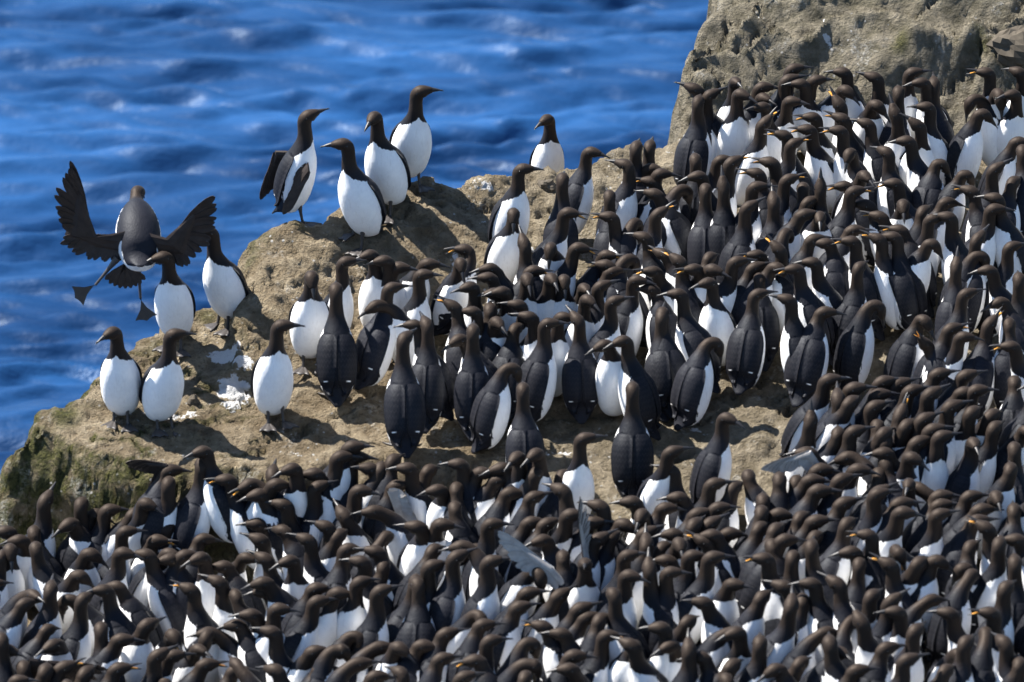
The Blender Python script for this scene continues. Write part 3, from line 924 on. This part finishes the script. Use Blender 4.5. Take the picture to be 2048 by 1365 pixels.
for b in birds:
    if not b['feet'] and 50 <= b['b'] <= 130:
        b['b'] = b['b'] + max(-95, min(95, wrap(b['h'] - b['b']))) * (.35 if (b['main'] and 555 < b['y'] < 800) or (b['x'] * 7 + b['y'] * 3) % 10 < 6 else 1.0)
HG = lambda x, y: hground(x, y, True, False)
for i, b in enumerate(birds):
    r = random.Random(i * 13 + 5)
    b['lean'] = r.uniform(-3, 6) if b['feet'] else r.uniform(-6, 7)
    b['fat'] = r.uniform(.96, 1.06) if b['feet'] else r.uniform(.90, 1.04)
    b['sc'] = r.uniform(.90, .97) * (1 if b['main'] else 1.02)
    if b['feet']:
        b['sc'] = r.uniform(.985, 1.02)
    b['yaw'] = b['b'] + (r.uniform(-14, 14) if not b['feet'] else 0)
    if not b['main'] and 50 <= b['b'] <= 130 and r.random() < .34:
        b['yaw'] = b['b'] = r.uniform(5, 45) if (b['h'] < 70) else (r.uniform(130, 170) if b['h'] < 240 else r.uniform(0, 60))
    elif not b['main'] and 50 <= b['b'] <= 130 and r.random() < .72:
        b['yaw'] = b['b'] = r.uniform(285, 345) if b['h'] < 75 else (r.uniform(200, 255) if b['h'] < 260 and b['h'] > 105 else r.uniform(-60, 60))
    if not b['main'] and not b['pitch']:
        b['pitch'] = r.uniform(-8, 8)
    b['geo'] = bird_geometry(wrap(b['h'] - b['yaw']), b['pose'], b['pitch'], b['open'], b['lean'], b['fat'], True, .90 if b['main'] else .97, 1.0 if b['feet'] else (.94 if b['main'] else .88))
    hd = b['geo']['head'] * b['sc']
    c, s = math.cos(RAD(b['yaw'])), math.sin(RAD(b['yaw']))
    ox, oy, oz = hd[0] * c - hd[1] * s, hd[0] * s + hd[1] * c, hd[2]
    if (b['x'], b['y']) == (1096, 241):        # stands on the far side of the ridge
        d = ray(b['x'], b['y'])
        t = (1.45 - CAM[1]) / d[1]
        q = CAM + d * t
    else:
        q = march(b['x'], b['y'], HG, ox, oy, oz)
    b['loc'] = np.array([q[0] - ox, q[1] - oy, q[2] - oz])

# how much of each bird shows: the nearest head in front of it
for b in birds:
    m = 200.0
    for k in birds:
        if k is b:
            continue
        dy = k['y'] - b['y']
        if 3 < dy < 200 and abs(k['x'] - b['x']) < 34:
            m = min(m, dy + abs(k['x'] - b['x']) * .8)
    b['show'] = min(m, max(10, 1365 - b['y'] + 20)) + (25 if b['main'] else 0) + (300 if b['feet'] else 0)
WINGED = {(1617, 909), (1451, 838), (337, 944), (545, 952), (1170, 1130), (790, 975), (47, 1338), (1837, 1130)}
for b in birds:
    if (b['x'], b['y']) in WINGED or (b['x'], b['y']) in ((1096, 241),):
        b['show'] = 999
order = sorted(birds, key=lambda b: -b['show'])
NIND = 298
for i, b in enumerate(order):
    b['ind'] = i < NIND

# ------------------------------------------------------------------ labels
ZONES = [
    (1400, 200, "at the left end of the back row by the sea"), (1530, 210, "in the back row before the dark rock wall"), (1610, 180, "under the rock wall, mid back row"),
    (1690, 230, "in the squabbling knot below the rock wall"), (1760, 190, "in the back row under the grey slope"), (1850, 210, "below the bare grey slope of the wall"),
    (1985, 200, "in the open back corner by the right edge"), (1400, 360, "on the flock's left flank above the ridge saddle"), (1490, 350, "among the squabblers left of the back knot"),
    (1600, 300, "in the second row among open bills"), (1600, 410, "in the middle of the upper flock"), (1700, 390, "below the squabbling knot"), (1800, 370, "among dark backs in the upper flock"),
    (1890, 390, "beside the big hunched back at upper right"), (1990, 380, "by the upper right edge of the flock"), (1080, 340, "by the ridge notch facing the sea"), (1200, 340, "at the saddle where the ridge meets the flock"),
    (1290, 350, "at the saddle edge left of the rock wall"), (1060, 450, "on the pale stained rock behind the ridge"), (1200, 450, "in the duelling group behind the ridge"), (1300, 490, "in the dense band left of centre"),
    (1390, 540, "in the dense centre of the flock"), (1500, 520, "in the packed centre-right of the flock"), (1610, 520, "in the packed right of the upper flock"), (1740, 480, "behind the tall dark backs at right"),
    (1870, 490, "around the big bowed bird at right"), (1990, 530, "at the right edge halfway down"), (1050, 590, "in the left wedge behind the big backs"), (1160, 600, "in the left wedge mid flock"),
    (1240, 600, "beside the bird showing a long white flank"), (1340, 620, "in the front line near flock centre"), (1530, 610, "in the front row of dark backs"), (1700, 600, "at the right end of the front line"),
    (1860, 660, "by the bare patch at lower right"), (1970, 660, "at the right edge where both flocks meet"), (700, 540, "under the ridge at the flock's left end"), (840, 540, "under the ridge slope"),
    (950, 540, "at the ridge foot by the white streak"), (820, 650, "in the front row below the ridge"), (960, 660, "in the front row left of centre"), (1110, 660, "in the front row over the bare strip"),
    (1300, 680, "in the front row near the shaded strip"), (1100, 900, "on the bare strip between the flocks"), (1380, 900, "on the bare rock between the flocks"),
    (90, 1050, "below the mossy cliff at far left"), (260, 1020, "below the mossy ledge face"), (400, 950, "in front of the ledge's lumpy face"), (110, 1160, "in the blurred near flock at far left"),
    (290, 1110, "in the near flock below the ledge"), (420, 1120, "in the near flock left of centre"), (100, 1310, "in the bottom left corner"), (320, 1300, "at the bottom edge, left part"),
    (560, 990, "at the near flock's back edge, left"), (700, 960, "at the near flock's back edge under the dark crevice"), (860, 970, "at the near flock's back edge, middle"), (560, 1110, "in the near flock, left-centre rows"),
    (700, 1110, "in the near flock beside the raised pale wing"), (880, 1080, "in the near flock, centre rows"), (600, 1230, "in the lower near flock, left-centre"), (760, 1200, "in the lower near flock, centre-left"),
    (920, 1190, "in the lower near flock, centre"), (720, 1320, "at the bottom edge, centre-left"), (930, 1310, "at the bottom edge, centre"), (1080, 1030, "left of the upraised narrow wing"),
    (1230, 1050, "right of the upraised narrow wing"), (1370, 1040, "at the near flock's back edge, right-centre"), (1120, 1210, "below the wing-raising bird"), (1290, 1150, "right of the wing-raising bird"),
    (1400, 1140, "in the near flock, right-centre"), (1250, 1290, "at the bottom edge, right-centre"), (1400, 1290, "at the bottom edge right of centre"), (1550, 1010, "by the white flapping wing"),
    (1560, 1110, "in the near flock right of centre"), (1690, 1010, "in the near flock's right rows"), (1700, 1130, "in the near flock, right block"), (1850, 1020, "in the right block of the near flock"),
    (1980, 1050, "at the right edge, lower rows"), (1640, 1200, "in the lower right block"), (1780, 1190, "in the lower right block beside a pale wing"), (1930, 1190, "near the lower right corner"),
    (1560, 1320, "at the bottom edge, right part"), (1800, 1310, "at the bottom edge by the right corner"), (1690, 790, "where the flocks meet beside the bare rock"), (1640, 900, "above the white flapping wing"),
    (1800, 790, "where the flocks meet at right"), (1910, 790, "in the jumble at the right"), (2010, 820, "at the right edge below the bare patch"), (1800, 890, "in the right jumble's lower part"), (1930, 880, "by the white-breasted birds at right"),
]
SPECIAL = {
    (330, 517): "white-fronted murre at the ledge's sea edge below the flying bird, glancing left", (420, 466): "tall murre against the ridge end, bill pointing left, standing by dark shadow",
    (228, 667): "lowest murre by the mossy slope, facing the camera with bill aside", (345, 672): "murre looking right, overlapping the lowest murre on the mossy ledge",
    (560, 654): "lone murre on open brown ledge, beak slightly right, white droppings at its left", (690, 291): "leaning murre on the ridge, bill left, in front of the wing-drooping one",
    (750, 236): "ridge murre with head turned away down, body leaning left", (838, 186): "topmost murre on the ridge, bill to the right above the sea",
    (1096, 241): "lone murre behind the ridge, only white egg-shaped breast and brown head showing", (623, 555): "white-breasted murre with bowed bill standing at the rock face, legs showing",
    (672, 583): "dark-backed murre beside the white-breasted one with bowed bill, two white wing marks", (808, 681): "dark-backed murre at the front left corner of the flock, above its long shadow",
    (1046, 782): "dark-backed murre standing alone left on the bare strip, back to camera", (1265, 782): "plump dark-backed murre alone on the bare strip, full body and feet visible",
    (1165, 880): "white-breasted murre alone between the two flocks, bill right", (1451, 838): "murre at the bare strip's right end, drooped bill to the right", (1617, 909): "murre flapping a pale arched wing over the bare rock",
    (1170, 1130): "murre in the near flock raising both wings above its white breast", (337, 944): "murre holding a long brown wing out below the ledge",
    (545, 952): "murre spreading a low brown wing at the near flock's back edge", (790, 975): "murre lifting a mottled white wing in the near flock",
    (47, 1338): "dark murre with a brown spread wing in the bottom left corner", (1837, 1130): "murre with a pale fanned wing in the lower right block",
    (1880, 330): "big hunched grey-black back with head bowed, centre of upper right flock", (1864, 490): "large bowed murre with ruffled dark back at right",
    (1852, 691): "murre gaping wide orange mouth at the lower right bare patch", (1621, 847): "murre pointing its open yellow bill skyward beside the bare rock",
}


def phrase(b):
    h, bo = b['h'] % 360, b['b'] % 360
    body = "dark-backed" if 50 <= bo <= 130 else ("white-breasted" if 235 <= bo <= 315 else ("half-turned" if (bo < 50 or bo > 315) else "left-turned"))
    look = "looking right" if (h < 50 or h > 310) else ("looking away" if h < 130 else ("looking left" if h < 235 else "facing the camera"))
    if b['pose'] == 'p':
        return "%s murre preening, head out of sight" % body
    if b['pitch'] <= -26:
        return "%s murre with bill pointed down" % body
    if b['open'] and b['pitch'] > 30:
        return "%s murre calling, open bill raised" % body
    if b['pitch'] > 30:
        return "%s murre with bill raised" % body
    if b['open']:
        return "%s murre %s with open bill" % (body, look)
    if b['pose'] == 't':
        return "tall %s murre %s" % (body, look)
    if b['pose'] == 'n':
        return "short-necked %s murre %s" % (body, look)
    return "%s murre %s" % (body, look)


def short(t):
    for a, c in (("short-necked ", ""), ("murre with bill pointed down", "murre, bill down"), (" one", ""), ("among the squabblers left of the back knot", "among squabblers left of the knot"), ("at the near flock's", "at near flock's"), ("calling, open bill raised", "calling skyward"), (" the ", " ")):
        if len(t.replace("'s", "").split()) > 15:
            t = t.replace(a, c)
    return t


groups = {}
for b in birds:
    if not b['ind']:
        continue
    k = (b['x'], b['y'])
    if k in SPECIAL:
        b['label'] = SPECIAL[k]
        continue
    z = min(ZONES, key=lambda z: (z[0] - k[0]) ** 2 + 1.3 * (z[1] - k[1]) ** 2)
    groups.setdefault((phrase(b), z[2]), []).append(b)
for (p, z), m in groups.items():
    if len(m) == 1:
        m[0]['label'] = p + " " + z
        continue
    xs = [b['x'] for b in m]
    ysv = [b['y'] for b in m]
    hor = (max(xs) - min(xs)) >= (max(ysv) - min(ysv)) * .8
    m.sort(key=lambda b: b['x'] if hor else b['y'])
    names = {2: ("left one", "right one"), 3: ("leftmost", "middle one", "rightmost")} if hor else {2: ("upper one", "lower one"), 3: ("uppermost", "middle one", "lowest")}
    fall = ["leftmost", "second from left", "third from left", "fourth from left", "fifth from left", "sixth from left"] if hor else ["uppermost", "second from top", "third from top", "fourth from top", "fifth from top", "sixth from top"]
    for i, b in enumerate(m):
        b['label'] = p + " " + z + ", " + (names[len(m)][i] if len(m) in names else fall[min(i, 5)])

for b in birds:
    if b['ind']:
        b['label'] = short(b['label'])
        if len(b['label'].split()) > 16:
            print('LONG', b['label'])

# ------------------------------------------------------------------ build the individual murres
GROUP = "murres of the colony on the rock"


def ground_z(x, y):
    return float(hground(np.array([x]), np.array([y]), True)[0])


def add_feet(root, b):
    for sg in (1, -1):
        f = bpy.data.objects.new("foot", FOOT_ME)
        COL.objects.link(f)
        f.parent = root
        lx, ly = .002 + .006 * sg, .026 * sg
        c, s = math.cos(RAD(b['yaw'])), math.sin(RAD(b['yaw']))
        wx, wy = b['loc'][0] + (lx * c - ly * s) * b['sc'], b['loc'][1] + (lx * s + ly * c) * b['sc']
        f.location = (lx, ly, (ground_z(wx, wy) - b['loc'][2]) / b['sc'] + .006)
        f.rotation_euler = (0, RAD(4), RAD(14 * sg))
        f.scale = (1.15, 1.15, 1.0)


def build_murre(b):
    g = b['geo']
    root = bpy.data.objects.new("murre", None)
    COL.objects.link(root)
    root.location = b['loc']
    root.rotation_euler = (0, 0, RAD(b['yaw']))
    root.scale = (b['sc'],) * 3
    root.empty_display_size = .05
    root['label'] = b['label']
    root['category'] = 'bird'
    root['group'] = GROUP
    o = mesh_obj("body", g['v'], g['f'], [PLUM, EYE], root, g['mi'])
    set_pat(o.data, g['pat'], g['hf'])
    mesh_obj("bill", g['bv'], g['bf'], [BILL, GAPE], root, g['bm'])
    if b['feet']:
        add_feet(root, b)
    b['root'] = root
    return root


for b in birds:
    if b['ind']:
        build_murre(b)


def add_wing(key, sh, wr, tip, trail, chord=.085, seed=0, under=False, sec=None, arm=1.0):
    for b in birds:
        if (b['x'], b['y']) == key:
            v, f, mi = wing_geometry(sh, wr, tip, trail, chord, seed=seed, under=under, sec=sec, arm=arm)
            # given in picture-like axes (x right, y away, z up) about the bird's base: turn into the bird's frame
            c, s = math.cos(-RAD(b['yaw'])), math.sin(-RAD(b['yaw']))
            v = [(p[0] * c - p[1] * s, p[0] * s + p[1] * c, p[2]) for p in v]
            mesh_obj("wing", v, f, [WINGM, UNDER], b['root'], mi, False)


# raised wings over the near flock
add_wing((1170, 1130), (-.05, 0, .25), (-.12, .01, .33), (-.33, .03, .47), (-.45, -.2, -.75), .050, 1, True, None, .8)
add_wing((1170, 1130), (.02, .05, .25), (.00, .06, .36), (-.03, .04, .60), (.25, 1, .1), .075, 2, True)
add_wing((1617, 909), (-.02, -.02, .27), (-.075, -.04, .365), (-.25, -.05, .295), (-.35, .05, -.8), .058, 3, True, (.1, 0, -1), .9)
add_wing((337, 944), (.0, .05, .29), (.045, .05, .37), (-.11, .05, .385), (-.5, .35, -.7), .05, 4)
add_wing((545, 952), (-.03, .03, .27), (-.07, .03, .31), (-.22, .03, .27), (.1, .3, -.8), .07, 5)
add_wing((790, 975), (.03, -.02, .30), (.00, -.05, .36), (.10, -.07, .10), (.7, -.1, .1), .06, 6, True)
add_wing((47, 1338), (-.05, .03, .26), (-.02, .06, .36), (.26, .05, .33), (-.1, .1, -.8), .11, 7)
add_wing((1837, 1130), (-.02, -.05, .22), (-.06, -.08, .24), (-.05, -.08, .10), (-.5, -.1, -.5), .06, 8)


# ------------------------------------------------------------------ bespoke: the two birds with opened wings at the left
def bespoke(x, y, dep_y, hy_world, yaw, pose, pitch, lean, label, fold):
    geo = bird_geometry(wrap(hy_world - yaw), pose, pitch, False, lean, 1.0 if fold else 1.14, wings=fold)
    if not fold:
        uu = np.repeat(geo['u'], SEG)
        geo['pat'][:RINGS * SEG, 0] += np.where(uu < 3.6, .06, np.where((uu > 6.2) & (uu < 7.3), .05, -.07))
    hd = geo['head']
    c, s = math.cos(RAD(yaw)), math.sin(RAD(yaw))
    ox, oy, oz = hd[0] * c - hd[1] * s, hd[0] * s + hd[1] * c, hd[2]
    if dep_y is None:
        q = march(x, y, HG, ox, oy, oz)
    else:
        d = ray(x, y)
        q = CAM + d * ((dep_y - CAM[1]) / d[1])
    b = dict(x=x, y=y, geo=geo, loc=np.array([q[0] - ox, q[1] - oy, q[2] - oz]), yaw=yaw, sc=1.0, label=label, feet=False, b=yaw)
    birds.append(b)
    build_murre(b)
    return b


fb = bespoke(275, 386, .15, 75, 95, 'n', 4, 36, "brown murre flying in to land over the sea, wings raised and feet dangling", False)
wl = (275, 386)
hz = fb['geo']['head'][2]
hx = fb['geo']['head'][0] * math.cos(RAD(95))
s_ = PXM


def pic(px, py, dy=0.0):
    """picture offset from the flying bird's head > bird-base axes"""
    return ((px - 275) * s_ + hx, dy, hz + (386 - py) * s_ / CD * 1.0 + dy * -.0)


add_wing(wl, pic(255, 425, .02), pic(194, 424, .0), pic(158, 270, -.02), (-1, .05, .05), .118, 21, False, (-.25, 0, -1), 1.35)
add_wing(wl, pic(290, 425, .02), pic(345, 432, .0), pic(436, 334, -.02), (.75, .05, -.75), .112, 22, False, (.1, 0, -1), 1.3)
for (lx0, ly0, fx, fy, ang) in ((244, 466, 198, 520, 212), (283, 474, 287, 546, 285)):
    c, s = math.cos(-RAD(95)), math.sin(-RAD(95))
    loc = lambda p: Vector((p[0] * c - p[1] * s, p[0] * s + p[1] * c, p[2]))
    a0, a1 = loc(pic(lx0, ly0, 0)), loc(pic(fx, fy, 0))
    ax = (a1 - a0).normalized()
    e1 = ax.cross(Vector((1, 0, 0))).normalized()
    e2 = ax.cross(e1)
    vs, fs = [], []
    for t, rr in ((0, .016), (.35, .0085), (.7, .0055), (1, .005)):
        for k in range(8):
            q = a0.lerp(a1, t) + e1 * rr * math.cos(k * math.pi / 4) + e2 * rr * math.sin(k * math.pi / 4)
            vs.append(tuple(q))
    for i in range(3):
        for k in range(8):
            fs.append((i * 8 + k, i * 8 + (k + 1) % 8, (i + 1) * 8 + (k + 1) % 8, (i + 1) * 8 + k))
    # spread web: a fan of three toes in the plane facing the camera
    d0 = RAD(ang)
    n0 = len(vs)
    for lay in (0, .004):
        for L, ww in ((0, .2), (.5, .7), (1.0, 1.0)):
            for k in range(7):
                a = d0 + RAD((k - 3) * 10) * (ww if L else 0)
                rad = .088 * L * (1.0 if k in (0, 3, 6) else (.93 if L == 1 else 1)) + .002
                ca = (math.cos(a) * rad, -.01 * L + lay, math.sin(a) * rad)
                p = pic(fx, fy, 0)
                vs.append(tuple(loc((p[0] + ca[0] - (k - 3) * .0012, p[1] + ca[1], p[2] + ca[2]))))
    for i in range(2):
        for k in range(6):
            q = n0 + i * 7 + k
            fs += [(q, q + 1, q + 8, q + 7), (q + 21, q + 28, q + 29, q + 22)]
    mesh_obj("foot", vs, fs, [FOOT], fb['root'])
# fanned tail
tv, tf = [], []
for k in range(9):
    a = RAD(-90 + (k - 4) * 13)
    d = np.array([math.cos(a), 0, math.sin(a)])
    sd = np.array([-d[2], 0, d[0]])
    p0 = np.array(pic(258, 476, -.02 - .002 * (k % 2)))
    n0 = len(tv)
    for lay in (0, .002):
        for L, w in ((0, .006), (.05, .012), (.082, .011), (.094, .003)):
            for s in (-1, 1):
                q = p0 + d * L + sd * s * w
                tv.append((q[0], q[1] - lay, q[2]))
    for i in range(3):
        a0 = n0 + i * 2
        tf += [(a0, a0 + 1, a0 + 3, a0 + 2), (a0 + 8, a0 + 10, a0 + 11, a0 + 9), (a0, a0 + 2, a0 + 10, a0 + 8), (a0 + 1, a0 + 9, a0 + 11, a0 + 3)]
c, s = math.cos(-RAD(95)), math.sin(-RAD(95))
mesh_obj("tail", [(p[0] * c - p[1] * s, p[0] * s + p[1] * c, p[2]) for p in tv], tf, [WINGM], fb['root'], None, False)

rb = bespoke(613, 236, None, 15, 350, 't', 12, -4, "murre on the ridge drooping a half-open wing to the left", True)
rb['feet'] = True
add_feet(rb['root'], rb)
add_wing((613, 236), (-.04, .04, .245), (-.105, .045, .245), (-.155, .03, .065), (.25, .1, -1), .058, 31)
add_wing((613, 236), (.015, -.06, .235), (.02, -.075, .215), (-.07, -.08, .04), (-.62, 0, -.8), .075, 32)

# ------------------------------------------------------------------ the rest of the packed flock, one mass
taken = np.array([b['loc'][:2] for b in birds])
pool = []
for k in range(18):
    r = random.Random(900 + k)
    pool.append(bird_geometry(r.uniform(-70, 70), r.choice("nnmmndpt"), r.choice((0, 0, 5, 12, -8)), r.random() < .1, r.uniform(-3, 8), r.uniform(.95, 1.05)))
extra = []
r = random.Random(44)
for _ in range(9000):
    px, py = r.uniform(-60, 2110), r.uniform(900, 1760)
    lim = np.interp(px, [-60, 300, 600, 900, 1150, 1450, 1600, 1750, 2110], [1215, 1190, 1160, 1150, 1215, 1180, 1085, 965, 930])
    if py < lim:
        continue
    q = march(px, py, HG)
    if len(taken) and np.min(np.hypot(*(taken - q[None, :2]).T)) < .118:
        continue
    taken = np.vstack([taken, q[None, :2]])
    extra.append((q, r.choice((15, 35, 60, 90, 150, 170, 285, 310, 330, 240)) + r.uniform(-20, 20), r.uniform(.88, .97), r.choice(pool)))
VV, FF, MM, PP, HH = [], [], [], [], []
base = 0


def bake(loc, yaw, sc, g):
    global base
    c, s = math.cos(RAD(yaw)) * sc, math.sin(RAD(yaw)) * sc
    for v, f, mi, pat, hf in ((g['v'], g['f'], g['mi'], g['pat'], g['hf']),
                              (g['bv'], g['bf'], [2 + m for m in g['bm']], np.tile((-.5, -1., 0.), (len(g['bv']), 1)), np.ones(len(g['bv'])))):
        VV.append(np.stack([v[:, 0] * c - v[:, 1] * s + loc[0], v[:, 0] * s + v[:, 1] * c + loc[1], v[:, 2] * sc + loc[2]], -1))
        FF.extend([tuple(k + base for k in q) for q in f])
        MM.extend(mi)
        PP.append(pat)
        HH.append(hf)
        base += len(v)


for b in birds:
    if not b.get('ind', True):
        bake(b['loc'], b['yaw'], b['sc'], b['geo'])
for q, yaw, sc, g in extra:
    bake(q, yaw, sc, g)
fl = mesh_obj("murre_flock", np.concatenate(VV), FF, [PLUM, EYE, BILL, GAPE], None, MM)
set_pat(fl.data, np.concatenate(PP), np.concatenate(HH))
fl["kind"] = "stuff"
fl["label"] = "packed mass of murres filling the gaps of the near flock"
fl["category"] = "flock"
print("individual", sum(1 for b in birds if b.get('ind', True)), "mass", sum(1 for b in birds if not b.get('ind', True)), "extra", len(extra))


# ------------------------------------------------------------------ loose stones
STONE = simple_mat("dark_stone", (.085, .072, .055), .9, .2, .5, 30)


def stone(px, py, r, label, seed, sq=(1, 1, .8)):
    q = march(px, py, HG)
    rr = random.Random(seed)
    v, f = [], []
    NU, NV = 18, 11
    off = seed * 3.7
    for i in range(NV):
        ph = math.pi * i / (NV - 1)
        for k in range(NU):
            th = 2 * math.pi * k / NU
            d = np.array([math.sin(ph) * math.cos(th), math.sin(ph) * math.sin(th), math.cos(ph)])
            m = 1 + .35 * float(fbm(np.array([d[0] * 1.4 + off]), np.array([d[1] * 1.4]), d[2] * 1.4, 1.0, 3)[0])
            v.append(d * np.array(sq) * r * m)
    for i in range(NV - 1):
        for k in range(NU):
            k2 = (k + 1) % NU
            f.append((i * NU + k, (i + 1) * NU + k, (i + 1) * NU + k2, i * NU + k2))
    o = mesh_obj("stone", v, f, [STONE], None, None, False)
    o.location = (q[0], q[1], ground_z(q[0], q[1]) + r * .25)
    o['label'] = label
    o['category'] = 'stone'
    o['group'] = "loose stones on the ledge"


stone(388, 808, .024, "small pointed dark stone beside the white droppings on the ledge", 1, (.9, .8, 1.1))
stone(530, 442, .030, "dark knob of stone on the ridge's left shoulder", 2, (1.3, 1, .8))
stone(1090, 378, .032, "dark round lump standing in for the dark hole in the ridge notch", 3, (1.2, 1, .9))  # added lump; its dark colour stands in for a hole in the ridge
stone(1290, 272, .030, "flat dark stone on the rim above the saddle", 4, (1.6, 1, .5))
stone(2035, 100, .085, "rounded grey boulder at the top right edge", 5, (1.3, .9, .9))
stone(765, 372, .03, "small dark stone on the crest between the ridge birds", 6, (1, 1, .9))
